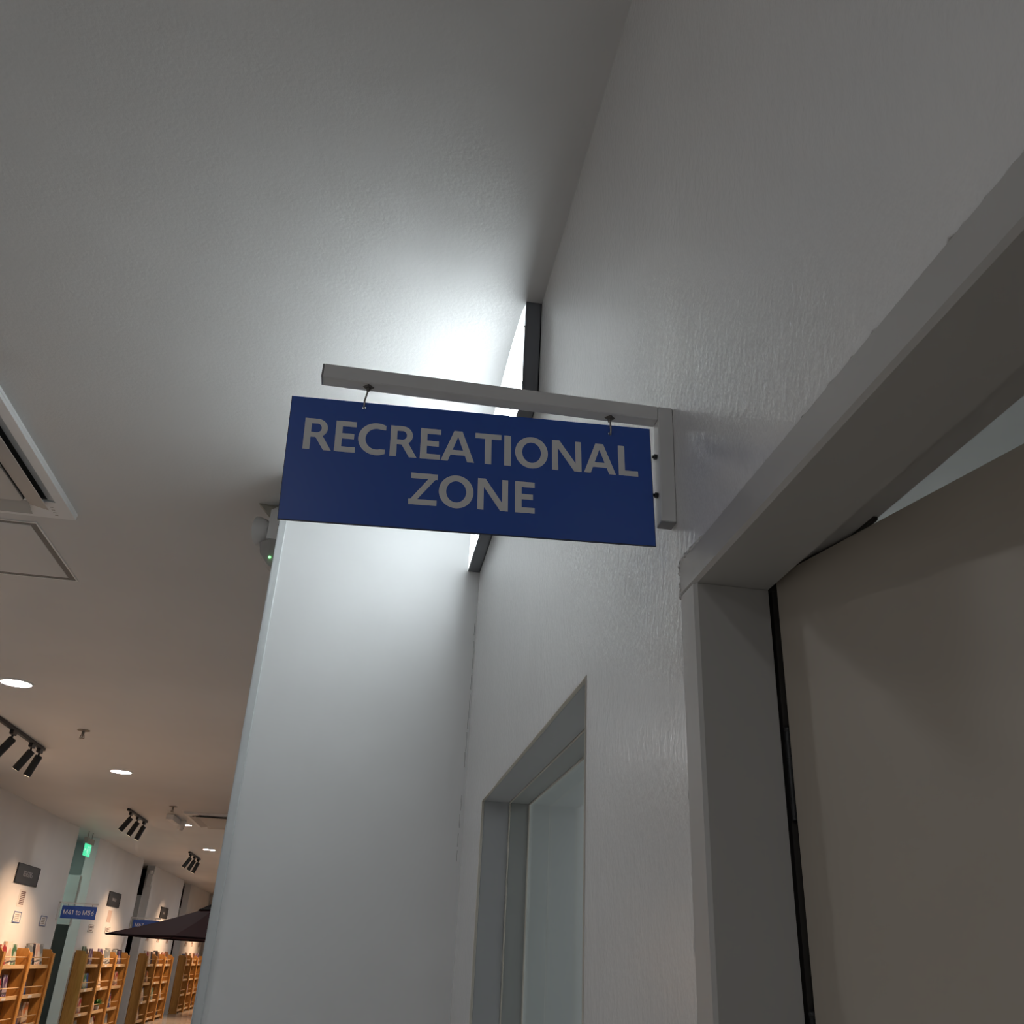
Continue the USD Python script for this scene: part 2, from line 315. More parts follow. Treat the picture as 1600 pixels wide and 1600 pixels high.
# the sign's own frame: centre, axes
SC = np.array([.1012, 1.1375, 2.2313]); yaw, roll, tilt = .0106, -.0452, .0547
r1 = np.array([math.cos(yaw), math.sin(yaw), 0]); n1 = np.array([math.sin(yaw), -math.cos(yaw), 0]); u1 = np.array([0, 0, 1.])
r2 = math.cos(roll)*r1 - math.sin(roll)*u1; u2 = math.sin(roll)*r1 + math.cos(roll)*u1
u3 = math.cos(tilt)*u2 + math.sin(tilt)*n1; n3 = np.cross(r2, u3)
SW, SH, K = .5246, .1880, .98913
A = frame_m(SC, r2, u3, n3)
T = thing('hanging_sign', 'blue RECREATIONAL ZONE sign hanging from the grey bracket', 'sign', matrix=A)
holes = [(-.1612, .0860), (.2010, .0800)]
pl = sbox(-SW/2, -SH/2, SW/2, SH/2)
for h in holes: pl = pl.difference(Point(h).buffer(.0028, 10))
board = moved(extr(pl, .003), (0, 0, -.003))
part(T, 'board', board, BLUE)
part(T, 'board_edge', cat([moved(extr(sbox(-SW/2 - .0006, -SH/2 - .0008, SW/2 + .0006, -SH/2 + .0001), .0034), (0, 0, -.0032)), moved(extr(sbox(-SW/2 - .0006, -SH/2, -SW/2 + .0001, SH/2), .0034), (0, 0, -.0032)), moved(extr(sbox(SW/2 - .0001, -SH/2, SW/2 + .0006, SH/2), .0034), (0, 0, -.0032))]), EDGE)
S_, T_ = 9.6, 8.4
def gI(x0, x1, y0, y1): return sbox(x0, y0, x1, y1)
def gL(x0, x1, y0, y1): return unary_union([sbox(x0, y0, x0 + S_, y1), sbox(x0, y0, x1, y0 + T_)])
def gE(x0, x1, y0, y1):
    m = (y0 + y1)/2 + .8
    return unary_union([sbox(x0, y0, x0 + S_, y1), sbox(x0, y0, x1, y0 + T_), sbox(x0, y1 - T_, x1, y1), sbox(x0, m - T_/2, x1 - 2.5, m + T_/2)])
def gT(x0, x1, y0, y1): c = (x0 + x1)/2; return unary_union([sbox(x0, y1 - T_, x1, y1), sbox(c - S_/2, y0, c + S_/2, y1)])
def gN(x0, x1, y0, y1): return unary_union([sbox(x0, y0, x0 + 8.8, y1), sbox(x1 - 8.8, y0, x1, y1), Polygon([(x0, y1), (x0 + 11, y1), (x1, y0), (x1 - 11, y0)])])
def gZ(x0, x1, y0, y1): return unary_union([sbox(x0 + 2, y1 - T_, x1, y1), sbox(x0, y0, x1, y0 + T_), Polygon([(x0, y0 + 4.5), (x0, y0), (x0 + 9, y0 + 4), (x1, y1 - 4.5), (x1, y1), (x1 - 10, y1 - 4)]).buffer(0)])
def gA(x0, x1, y0, y1):
    c = (x0 + x1)/2; w = x1 - x0
    out = Polygon([(x0, y0), (c - 6, y1), (c + 6, y1), (x1, y0)])
    inn = Polygon([(x0 + 10.2, y0), (c, y1 - 9.5), (x1 - 10.2, y0)])
    return unary_union([out.difference(inn), out.intersection(sbox(x0, y0 + 10, x1, y0 + 18))])
def ell(cx, cy, a, b): return affinity.scale(Point(cx, cy).buffer(1, 32), a, b)
def gO(x0, x1, y0, y1):
    cx, cy = (x0 + x1)/2, (y0 + y1)/2; return ell(cx, cy, (x1-x0)/2, (y1-y0)/2).difference(ell(cx, cy, (x1-x0)/2 - 10.4, (y1-y0)/2 - 9))
def gC(x0, x1, y0, y1):
    a = (y1 - y0)/2*1.02; cx, cy = x0 + a, (y0 + y1)/2
    ring = ell(cx, cy, a, (y1-y0)/2).difference(ell(cx, cy, a - 10.4, (y1-y0)/2 - 9))
    return ring.difference(sbox(x1 - 9, cy - 15.6, x1 + 60, cy + 15.6)).difference(sbox(x1, y0 - 9, x1 + 60, y1 + 9))
def gR(x0, x1, y0, y1):
    h = y1 - y0; b0 = y0 + h*.40; r = (y1 - b0)/2; cx = x1 - 7 - r
    bowl = unary_union([sbox(x0, b0, cx, y1), ell(cx, b0 + r, r, r)]).difference(unary_union([sbox(x0 + S_, b0 + 7.6, cx, y1 - 7.8), ell(cx, b0 + r, r - 8.6, r - 7.7)]))
    leg = Polygon([(x0 + 14.5, b0 + 3), (x0 + 23.5, b0 + 7), (x1, y0), (x1 - 11, y0)])
    return unary_union([sbox(x0, y0, x0 + S_, y1), bowl, leg])
line1 = [(gR, -243.4, -204), (gE, -200, -171), (gC, -167.8, -129.2), (gR, -122.4, -83.6), (gE, -79.3, -50.3), (gA, -49.3, -.9), (gT, 0, 38.3), (gI, 42.6, 52.6), (gO, 58.9, 107.6), (gN, 114, 158), (gA, 161.6, 210), (gL, 214.5, 244.1)]
line2 = [(gZ, -92, -52.2), (gO, -49.8, -.6), (gN, 5.4, 49.2), (gE, 59.4, 87.9)]
for lines, y0, y1 in ((line1, 12.9, 61.7), (line2, -59.2, -10.6)):
    for f, a, b in lines:
        o = 1.1 if f in (gO, gC) else 0
        g = affinity.scale(f(a, b, y0 - o, y1 + o), K/1000, K/1000, origin=(0, 0))
        part(T, 'letter', moved(extr(g, .0005), (0, 0, -.0001)), LETTER)
# hooks: a screw eye under the arm and an open hook through the board
for k, (hx, hy) in enumerate(holes):
    P = SC + r2*hx + u3*hy                                    # hole
    B = np.array([P[0] + (.002 if k == 0 else 0), 1.137, BZ0])
    T = thing('sign_hook', 'zinc hook and eye at the left end of the blue sign' if k == 0 else 'zinc hook and eye at the right end of the blue sign', 'hook', tuple(B))
    part(T, 'eye_plate', hull(*[(a*.0085 if b == 0 else a*.006, c*.0085 if b == 0 else c*.006, -.0001 - b*.0022) for b in (0, 1) for a, c in ((1, 0), (0, 1), (-1, 0), (0, -1))]), plain('aged_zinc', (.14, .13, .12), .4, metal=.7) if k == 0 else '/World/Looks/aged_zinc')
    part(T, 'screw_eye', cyl((0, 0, 0), (0, 0, -.0075), .0030, 12, .0024), '/World/Looks/aged_zinc')
    e = P - B; f = n3*.0045
    pts = [np.array([0, 0, -.005]), np.array([0, 0, -.005]) + f*.7 + (e - [0, 0, -.005])*.3, e + f + u3*.008, e + f*1.1 + u3*.003, e + f*.7 - u3*.0012, e - n3*.001 - u3*.0012, e - n3*.0055, e - n3*.0055 + u3*.006]
    part(T, 'hook', tube(pts, .0014, 8), CHROME, smooth=True)

# ------------------------------------------------------------------ emergency light on the side of the projecting wall
T = thing('emergency_light', 'white wall emergency light with green indicator, half hidden behind the blue sign', 'emergency light', (XL, 4.17, 3.25))
def el(m): return moved(m, (-XL, -4.17, -3.25))
body = hull(*[(XL - .002, y, z) for y in (4.10, 4.25) for z in (3.40, 3.562)], *[(XL - .096, y, z) for y in (4.105, 4.24) for z in (3.385, 3.535)], *[(XL - .06, y, 3.562) for y in (4.11, 4.23)], *[(XL - .002, y, 3.385) for y in (4.10, 4.24)])
part(T, 'housing', el(body), WHITEP)
part(T, 'battery_cover', el(hull(*[(XL - .002, y, 3.384) for y in (4.1, 4.24)], *[(XL - .075, y, 3.384) for y in (4.102, 4.235)], *[(XL - .128, y, 3.375) for y in (4.14, 4.22)], *[(XL - .118, y, 3.32) for y in (4.14, 4.21)], *[(XL - .075, y, 3.262) for y in (4.125, 4.20)], *[(XL - .03, y, 3.225) for y in (4.12, 4.20)], *[(XL - .002, y, 3.215) for y in (4.12, 4.20)])), GREYP)
hd = [lathe([(0, 0), (.036, 0), (.058, .022), (.072, .062), (.068, .062), (.055, .03), (0, .026)], 28)]
ax = np.array([-.95, .30, .06]); ax /= np.linalg.norm(ax); e1_ = np.cross([0, 0, 1], ax); e1_ /= np.linalg.norm(e1_)
HM = frame_m((XL - .094, 4.175, 3.452), e1_, np.cross(ax, e1_), ax)
part(T, 'lamp_head', el(tf(hd[0], HM)), WHITEP, smooth=40)
part(T, 'lamp_lens', el(tf(lathe([(0, .045), (.06, .045), (.06, .048), (0, .052)], 24), HM)), GREYP, smooth=30)
part(T, 'bracket', el(hull((XL - .001, 4.14, 3.57), (XL - .16, 4.12, 3.57), (XL - .16, 4.15, 3.57), (XL - .10, 4.12, 3.51), (XL - .10, 4.15, 3.51), (XL - .001, 4.12, 3.53))), plain('tan_bracket', (.42, .40, .34), .5))
led = trimesh.creation.icosphere(2, .0065); led.apply_translation((XL - .066, 4.112, 3.292))
part(T, 'indicator', el(led), LEDGREEN, 'lit green indicator')
part(T, 'mark', el(cat([bx((XL - .048, 4.0985, 3.43), (XL - .045, 4.1, 3.46)), bx((XL - .052, 4.0985, 3.455), (XL - .043, 4.1, 3.46)), bx((XL - .05, 4.0985, 3.43), (XL - .045, 4.1, 3.433))])), BLACK)

# ------------------------------------------------------------------ ceiling fittings
def cassette(x0, x1, y0, y1, label):
    T = thing('air_conditioner', label, 'air conditioner', ((x0+x1)/2, (y0+y1)/2, HC))
    hx, hy, h = (x1-x0)/2, (y1-y0)/2, .032
    def ringm(a, b, z0, z1, w=0):          # rectangular ring between insets a<b
        P = sbox(-hx + a, -hy + a, hx - a, hy - a).difference(sbox(-hx + b, -hy + b, hx - b, hy - b)); return moved(extr(P, z1 - z0), (0, 0, z0))
    rim = cat([hull(*[(sx*hx, sy*hy, 0) for sx in (-1, 1) for sy in (-1, 1)], *[(sx*hx, sy*hy, -.012) for sx in (-1, 1) for sy in (-1, 1)], *[(sx*(hx-.004), sy*(hy-.004), -.016) for sx in (-1, 1) for sy in (-1, 1)])])
    # fascia: outer band, corner pads, slots cut for the louvres
    plate = sbox(-hx + .002, -hy + .002, hx - .002, hy - .002)
    slots = []
    sl = .14; off = .05
    for s in (-1, 1):
        slots.append(sbox(*sorted((s*(hx - off), s*(hx - off - sl)))[:1], -(hy - .19), sorted((s*(hx - off), s*(hx - off - sl)))[1], hy - .19))
        a, b = sorted((s*(hy - off), s*(hy - off - sl))); slots.append(sbox(-(hx - .22), a, hx - .22, b))
    part(T, 'fascia', cat([rim, moved(extr(plate.difference(unary_union(slots)), .016), (0, 0, -h))]), WHITEP)
    part(T, 'slot_lining', moved(extr(unary_union(slots).buffer(-.0005), .001), (0, 0, -.0175)), DARKGAP)
    for s in (-1, 1):
        for ax in (0, 1):
            H, Lh = (hx, hy - .19) if ax == 0 else (hy, hx - .22)
            c = s*(H - .134); w = .048; Lh += .05
            P = [(c - s*w, -h - .003), (c + s*w, -h - .026), (c + s*w, -h - .023), (c - s*w, -h)]
            pts = [((a, b, z) if ax == 0 else (b, a, z)) for a, z in P for b in (-Lh + .01, Lh - .01)]
            part(T, 'louvre', hull(*pts), TANP, 'tilted air flap')
            Lh -= .05; c2 = s*(H - off - .023); pts = [((a, b, z) if ax == 0 else (b, a, z)) for a, z in ((c2 - s*.014, -.022), (c2 + s*.022, -h + .004), (c2 - s*.014, -.0185), (c2 + s*.022, -.0185)) for b in (-Lh + .003, Lh - .003)]
            part(T, 'air_guide', hull(*pts), plain('guide_grey', (.62, .64, .66), .4) if not stage.GetPrimAtPath('/World/Looks/guide_grey') else '/World/Looks/guide_grey')
    gin = .192
    gr = sbox(-hx + gin, -hy + gin, hx - gin, hy - gin).buffer(-.03).buffer(.03, 8)
    part(T, 'grille_gap', moved(extr(gr.buffer(.007), .002), (0, 0, -h - .001)), DARKGAP)
    part(T, 'intake_grille', moved(extr(gr, .010), (0, 0, -h - .0095)), plain('grille_plastic', (.56, .54, .51), .45) if not stage.GetPrimAtPath('/World/Looks/grille_plastic') else '/World/Looks/grille_plastic')
    marks = [bx((hx - .092, hy - .135 + .03*i, -h - .0006), (hx - .076, hy - .127 + .03*i, -h + .0005)) for i in range(4)] + [bx((hx - .155, hy - .13, -h - .0006), (hx - .145, hy - .123, -h + .0005))]
    part(T, 'indicator_marks', cat(marks), GREYP)
    part(T, 'corner_seam', cat([bx((hx - .4, hy - .085, -h - .0008), (hx - .398, hy - .004, -h + .0005)), bx((-hx + .398, hy - .085, -h - .0008), (-hx + .4, hy - .004, -h + .0005))]), PAPER)
    return T
cassette(-2.75, -1.60, 3.28, 4.495, 'white ceiling air conditioner cassette cut by the left edge of the picture')
cassette(-2.74, -1.34, 15.39, 16.95, 'far white ceiling air conditioner cassette beside the projecting wall')

T = thing('access_hatch', 'plain square ceiling hatch beside the near air conditioner', 'hatch', (-2.19, 5.06, HC))
hp = sbox(-.35, -.415, .35, .415)
part(T, 'rim', moved(extr(hp.difference(hp.buffer(-.010, join_style=2)), .004), (0, 0, -.004)), plain('hatch_rim', (.85, .84, .82), .35))
part(T, 'shadow_gap', moved(extr(hp.buffer(-.010, join_style=2).difference(hp.buffer(-.045, join_style=2)), .001), (0, 0, -.0012)), plain('hatch_gap', (.22, .205, .19), .6))
part(T, 'hatch_panel', hull(*[(sx*.305, sy*.37, -.001) for sx in (-1, 1) for sy in (-1, 1)], *[(sx*.302, sy*.367, -.0035) for sx in (-1, 1) for sy in (-1, 1)]), CEIL)

def downlight(x, y, label, r=.125):
    T = thing('downlight', label, 'ceiling light', (x, y, HC))
    part(T, 'trim_ring', lathe([(r - .004, -.012), (r + .004, -.010), (r + .012, -.004), (r + .014, 0), (r - .004, 0), (r - .004, -.012)], 36), WHITEP, smooth=30)
    part(T, 'diffuser', lathe([(0, -.008), (r - .0045, -.008), (r - .0045, -.002), (0, -.002), (0, -.008)], 36), DOWNLIGHT)
for x, y, l in ((-2.985, 8.09, 'nearest lit round ceiling downlight, at the left edge above the track spots'), (-2.985, 12.12, 'second lit round ceiling downlight from the left edge'),
                (-2.975, 17.0, 'lit round ceiling downlight beside the white emergency fitting'), (-3.07, 20.93, 'farthest lit round ceiling downlight next to the projecting wall'),
                (-3.0, 25.2, 'round ceiling downlight hidden behind the projecting wall'), (-3.0, 30.0, 'round ceiling downlight at the hidden far end'),
                (-3.1, 2.6, 'round ceiling downlight over the viewer\'s left'), (-2.985, -2.0, 'round ceiling downlight behind the viewer'), (-.9, -3.2, 'round ceiling downlight right behind the viewer')):
    downlight(x, y, l)

def sprinkler(x, y, label):
    T = thing('sprinkler', label, 'sprinkler', (x, y, HC))
    part(T, 'escutcheon', lathe([(0, 0), (.062, 0), (.060, -.006), (.03, -.012), (0, -.012)], 24), STEEL, smooth=30)
    part(T, 'head', cat([cyl((0, 0, -.01), (0, 0, -.045), .014, 12), cyl((.012, 0, -.045), (.02, 0, -.075), .004, 6), cyl((-.012, 0, -.045), (-.02, 0, -.075), .004, 6), cyl((0, 0, -.045), (0, 0, -.08), .006, 8)]), STEEL)
    part(T, 'deflector', lathe([(0, -.078), (.026, -.080), (.026, -.083), (0, -.083)], 16), STEEL)
sprinkler(-2.87, 9.84, 'small ceiling sprinkler right of the near track spots')
sprinkler(-2.815, 14.9, 'small ceiling sprinkler beside the far air conditioner')

def spot_light(parent, name, pos, aim, cone, power):
    s = UsdLux.SphereLight.Define(stage, parent + '/' + name); s.CreateRadiusAttr(.03); s.CreateIntensityAttr(power); s.CreateNormalizeAttr(True)
    s.CreateColorAttr(Gf.Vec3f(1.0, .62, .36))
    sh = UsdLux.ShapingAPI.Apply(s.GetPrim()); sh.CreateShapingConeAngleAttr(cone); sh.CreateShapingConeSoftnessAttr(1.0)
    z = -np.asarray(aim, float); z /= np.linalg.norm(z); x = np.cross([0, 1, 0], z); x /= np.linalg.norm(x); y = np.cross(z, x)
    A = np.eye(4); A[0, :3], A[1, :3], A[2, :3], A[3, :3] = x, y, z, pos
    s.AddTransformOp().Set(Gf.Matrix4d(*A.ravel().tolist()))
def track(y0, y1, heads, label, x=-3.57):
    T = thing('track_light', label, 'track light', (x, (y0+y1)/2, HC))
    c = (y0 + y1)/2
    part(T, 'rail', cb((-.022, y0 - c, -.034), (.022, y1 - c, 0), .003), BLACK)
    for y, tl, sw in heads:
        yy = y - c
        part(T, 'adapter', cb((-.02, yy - .055, -.075), (.02, yy + .055, -.032), .004), BLACK)
        d = np.array([-math.sin(tl), sw, -math.cos(tl)]); d /= np.linalg.norm(d)
        p0 = np.array([.0, yy, -.13])
        part(T, 'arm', cat([cyl((0, yy, -.07), (0, yy, -.11), .010, 10), cyl((0, yy, -.10), p0 + d*.03, .012, 10)]), BLACK)
        h = part(T, 'spot_head', cat([cyl(p0 - d*.02, p0 + d*.205, .040, 22), cyl(p0 - d*.026, p0 - d*.02, .034, 22, .040)]), BLACK, smooth=30)
        part(h, 'lens', cyl(p0 + d*.2051, p0 + d*.2062, .033, 20), SPOTFACE)
        spot_light(T, f'bulb_{len([k for k in heads if k[0] < y])+1:03d}', p0 + d*.25, d, 42.0, SPOT_POWER)
track(9.45, 10.98, ((9.97, .58, .05), (10.59, .52, .02), (10.87, .33, .02)), 'nearest black ceiling track with three black spots, at the left edge')
track(15.46, 16.88, ((15.68, .55, 0), (16.2, .44, 0), (16.72, .36, 0)), 'second black ceiling track with three black spots')
track(21.63, 23.2, ((21.85, .55, 0), (22.42, .44, 0), (23.0, .36, 0)), 'farthest black ceiling track with three black spots, near the last downlight')
track(33.7, 35.2, ((33.9, .62, 0), (34.45, .5, 0), (35.0, .42, 0)), 'black ceiling track at the hidden far end')
track(27.8, 29.3, ((28.0, .62, 0), (28.55, .5, 0), (29.1, .42, 0)), 'black ceiling track hidden behind the projecting wall')

T = thing('emergency_fitting', 'white box emergency fitting hanging from the ceiling before a lit downlight', 'emergency light', (-3.0, 16.1, HC))
part(T, 'housing', cb((-.06, -.33, -.085), (.06, .33, 0), .01), WHITEP)
part(T, 'lamp_dome', lathe([(0, -.16), (.03, -.155), (.05, -.13), (.055, -.085), (0, -.085)], 20, (.06, .42, 0)), WHITEP, smooth=30)
part(T, 'mount', cb((.0, .30, -.086), (.12, .50, 0), .008), WHITEP)
T = thing('smoke_detector', 'small white ceiling detector at the edge of the projecting wall', 'detector', (-2.86, 22.2, HC))
part(T, 'base', lathe([(0, 0), (.07, 0), (.07, -.02), (0, -.02)], 24), WHITEP, smooth=30)
part(T, 'dome', lathe([(0, -.06), (.03, -.055), (.05, -.035), (.055, -.02), (0, -.02)], 24), WHITEP, smooth=30)

# exit sign hanging in the first gap
T = thing('exit_sign', 'lit green exit sign hanging in the first gap between wall panels', 'exit sign', (-5.0, 19.17, HC))
part(T, 'housing', cb((-.035, -.25, -.215), (.035, .25, -.115), .006), GREYP)
part(T, 'hanger', cat([cyl((0, -.15, -.12), (0, -.15, 0), .008, 8), cyl((0, .15, -.12), (0, .15, 0), .008, 8)]), GREYP)
P = sbox(-.235, -.21, .235, 0)
part(T, 'panel', tf(extr(P, .008), frame_m((-.004, 0, -.216), (0, 1, 0), (0, 0, 1), (1, 0, 0))), EXITFACE)
fig = [ell(.02, -.05, .018, .018), Polygon([(-.02, -.07), (.03, -.07), (.02, -.12), (-.03, -.12)]), Polygon([(-.03, -.115), (-.005, -.115), (-.05, -.18), (-.07, -.175)]), Polygon([(0, -.115), (.02, -.115), (.05, -.15), (.045, -.19), (.03, -.19), (.03, -.155)]), Polygon([(.02, -.07), (.07, -.09), (.07, -.10), (.02, -.085)]), sbox(.10, -.19, .17, -.03).difference(sbox(.11, -.19, .16, -.04)), Polygon([(-.20, -.10), (-.15, -.07), (-.15, -.09), (-.09, -.09), (-.09, -.11), (-.15, -.11), (-.15, -.13)])]
part(T, 'pictogram', tf(extr(unary_union(fig), .001), frame_m((.0042, 0, -.216), (0, 1, 0), (0, 0, 1), (1, 0, 0))), glow('exit_pictogram', (.55, 1, .8), GREEN_GLOW*.9))
T = thing('passage_lamp', 'ceiling lamp inside the first gap behind the exit sign', 'light', (-6.4, 19.0, HC))
part(T, 'base', cb((-.2, -.2, -.03), (.2, .2, 0), .005), WHITEP)
part(T, 'diffuser', cb((-.18, -.18, -.05), (.18, .18, -.0305), .01), PASSLIGHT)
T = thing('wall_emergency_light', 'small white emergency light high in the second gap between wall panels', 'emergency light', (-5.12, 25.97, 3.3))
part(T, 'housing', cb((-.07, -.06, -.22), (.07, 0, .08), .008), WHITEP)
part(T, 'lamp', cyl((.0, -.03, .08), (.0, -.05, .16), .05, 16), WHITEP, smooth=30)

# ------------------------------------------------------------------ blue range signs on brackets
def textpoly(txt, h, bold=True):
    m = meshkit.text_mesh(txt, h, .001, bold)
    if txt.startswith('M41 '):      # the sign's figure one has no foot
        a = meshkit.text_mesh('M4', h, .001, bold); b = meshkit.text_mesh(txt[4:], h, .001, bold); w = a.bounds[1, 0]
        one = Polygon([(.30*h, 0), (.52*h, 0), (.52*h, h), (.34*h, h), (.12*h, .84*h), (.12*h, .64*h), (.30*h, .76*h)])
        m = cat([a, moved(extr(one, .001), (w - .02*h, 0, 0)), moved(b, (w + 1.12*h, 0, 0))])
    m.apply_translation((-m.bounds[:, 0].mean(), -m.bounds[:, 1].mean(), 0)); return m
def range_sign(y, txt, label, blabel, shift=0.0):
    x0, x1, z0, z1 = -4.985, -4.405, 2.065, 2.268
    B = thing('sign_bracket', blabel, 'bracket', (WL, y, 2.30))
    part(B, 'arm', cb((.002, -.012, 0), (x1 - WL + .02, .012, .024), .002), TUBEGREY)
    part(B, 'upright', cb((.0005, -.012, -.27), (.024, .012, .024), .002), TUBEGREY)
    T = thing('range_sign', label, 'sign', ((x0+x1)/2, y, (z0+z1)/2))
    w, h = (x1-x0)/2, (z1-z0)/2
    part(T, 'board', cb((-w, -.002, -h), (w, .002, h), .001), BLUE)
    t = textpoly(txt, .072); t.apply_scale((.92, 1, 1)); t.apply_translation((shift, 0, 0))
    part(T, 'lettering', tf(t, frame_m((0, -.0021, 0), (1, 0, 0), (0, 0, 1), (0, -1, 0))), plain('range_print', (.72, .74, .8), .5) if not stage.GetPrimAtPath('/World/Looks/range_print') else '/World/Looks/range_print')
    part(T, 'hook', cat([cyl((s*w*.7, 0, h - .01), (s*w*.7, 0, 2.302 - (z0+z1)/2), .004, 8) for s in (-1, 1)]), CHROME)
range_sign(18.4, 'M41 to M56', 'small blue M41 to M56 sign hanging at the first gap', 'thin grey bracket holding the M41 to M56 sign')
range_sign(24.4, 'M57', 'small blue M57 sign half hidden behind the maroon parasol', 'thin grey bracket above the half hidden M57 sign', -.14)

# ------------------------------------------------------------------ boards and notices on the left wall
def onwall(name, label, c, y, z, w, h, face, edge, t=.008, prints=(), group=None, text=None):
    T = thing(name, label, c, (WL, y, z), group=group)
    part(T, 'panel' if c == 'sign' else 'sheet', bx((.0004, -w/2, -h/2), (t, w/2, h/2)), face)
    if edge is not None:
        P = sbox(-w/2, -h/2, w/2, h/2); e = P.difference(P.buffer(-min(w, h)*.07, join_style=2))
        part(T, 'frame', tf(extr(e, .006), frame_m((t - .002, 0, 0), (0, 1, 0), (0, 0, 1), (1, 0, 0))), edge)
    if prints:
        part(T, 'print', cat([bx((t, a*w, b*h), (t + .0008, c_*w, d_*h)) for a, b, c_, d_ in prints]), INK if c != 'sign' else CHALK)
    if text:
        m = textpoly(text, .075); m.apply_scale((.42*w/m.extents[0], 1, 1)); part(T, 'lettering', tf(m, frame_m((t, 0, .01), (0, 1, 0), (0, 0, 1), (1, 0, 0))), CHALK)
onwall('subject_board', 'nearest dark READING board high on the white wall', 'sign', 16.31, 2.59, 1.09, .28, SLATE, SLATEEDGE, .015, text='READING')
strokes = [(-.16 + .065*i, -.12, -.125 + .065*i, .10) for i in range(5)]
onwall('subject_board', 'second dark board on the wall above the second bookcase', 'sign', 22.33, 2.575, 1.09, .28, SLATE, SLATEEDGE, .015, strokes)
onwall('subject_board', 'farthest dark board, just over the maroon parasol', 'sign', 28.35, 2.58, 1.06, .27, SLATE, SLATEEDGE, .015, strokes[1:4])
rows = [(-.35, .42 - .1*i, (.38 if i % 3 else .1), .36 - .1*i) for i in range(9)]
onwall('notice_strip', 'narrow pinkish printed notice below the READING board', 'notice', 16.33, 2.26, .30, .245, PAPER, None, .003, [(-.28, .40 - .1*i, .46, .33 - .1*i) for i in range(8)])
onwall('notice_strip', 'narrow pinkish strip below the second dark board', 'notice', 22.25, 2.245, .33, .225, PINK, None, .003, [(-.3, -.3, .3, .3)][:0])
onwall('framed_notice', 'blue framed notice left of its pair above the first bookcase', 'notice', 16.33, 1.993, .35, .155, PAPER, BLUEFR, .006, [(-.3, .25 - .16*i, .25, .2 - .16*i) for i in range(4)])
onwall('framed_notice', 'blue framed notice nearer the M41 to M56 sign', 'notice', 17.7, 1.988, .34, .155, PAPER, BLUEFR, .006, [(-.3, .25 - .16*i, .25, .2 - .16*i) for i in range(4)])
onwall('framed_notice', 'framed notice right of the M41 to M56 sign', 'notice', 20.93, 1.975, .40, .14, PAPER, GREYP, .006, [(-.3, .28 - .16*i, .3, .2 - .16*i) for i in range(4)])
onwall('framed_notice', 'framed notice at the tip of the maroon parasol', 'notice', 22.33, 1.985, .40, .12, PAPER, GREYP, .006, [(-.3, .28 - .16*i, .3, .2 - .16*i) for i in range(4)])
words = ['left', 'middle', 'right']
for k, (y, z) in enumerate(((26.8, 1.925), (28.3, 1.925), (29.7, 1.92))):
    onwall('small_notice', f'{words[k]} of three small notices above the third bookcase', 'notice', y, z, .32, .13, PINK, GREYP, .005, [(-.2, -.2, .2, .2)])
for k, (y, z) in enumerate(((33.08, 1.91), (34.4, 1.93), (36.0, 1.92))):
    onwall('small_notice', f'{words[k]} of three small notices above the farthest bookcase', 'notice', y, z, .32, .16, PINK, GREYP, .005, [(-.2, -.2, .2, .2)])

# ------------------------------------------------------------------ bookcases and books
def proj(P):
    q = (np.asarray(P, float) - CAM) @ np.stack([R0, U0, fwd]).T
    return 800 + 1434.557*q[0]/q[2], 800 - 1434.557*q[1]/q[2]
SHELFZ = [1.335, .917, .504, .10]
CL, XF, XS = 3.8, -4.83, -4.885
caseword = ['nearest bookcase', 'second bookcase', 'third bookcase', 'farthest bookcase']
INKS = [('dark blue', cover('cover_blue', (.02, .06, .22), (.16, .22, .36), 9)), ('white', cover('cover_white', (.70, .66, .60), (.55, .40, .30), 6)), ('red', cover('cover_red', (.32, .03, .03), (.6, .45, .35), 7)), ('black', cover('cover_black', (.015, .014, .016), (.06, .05, .07), 8)),
        ('pale pink', cover('cover_pink', (.62, .42, .35), (.70, .62, .56), 7)), ('grey', cover('cover_grey', (.20, .22, .23), (.42, .44, .44), 8)), ('orange', cover('cover_orange', (.55, .17, .04), (.65, .50, .35), 7)), ('green', cover('cover_green', (.05, .14, .07), (.4, .45, .38), 7)), ('brown', cover('cover_brown', (.13, .06, .03), (.22, .12, .07), 7)), ('purple', cover('cover_purple', (.10, .05, .14), (.35, .3, .38), 7))]
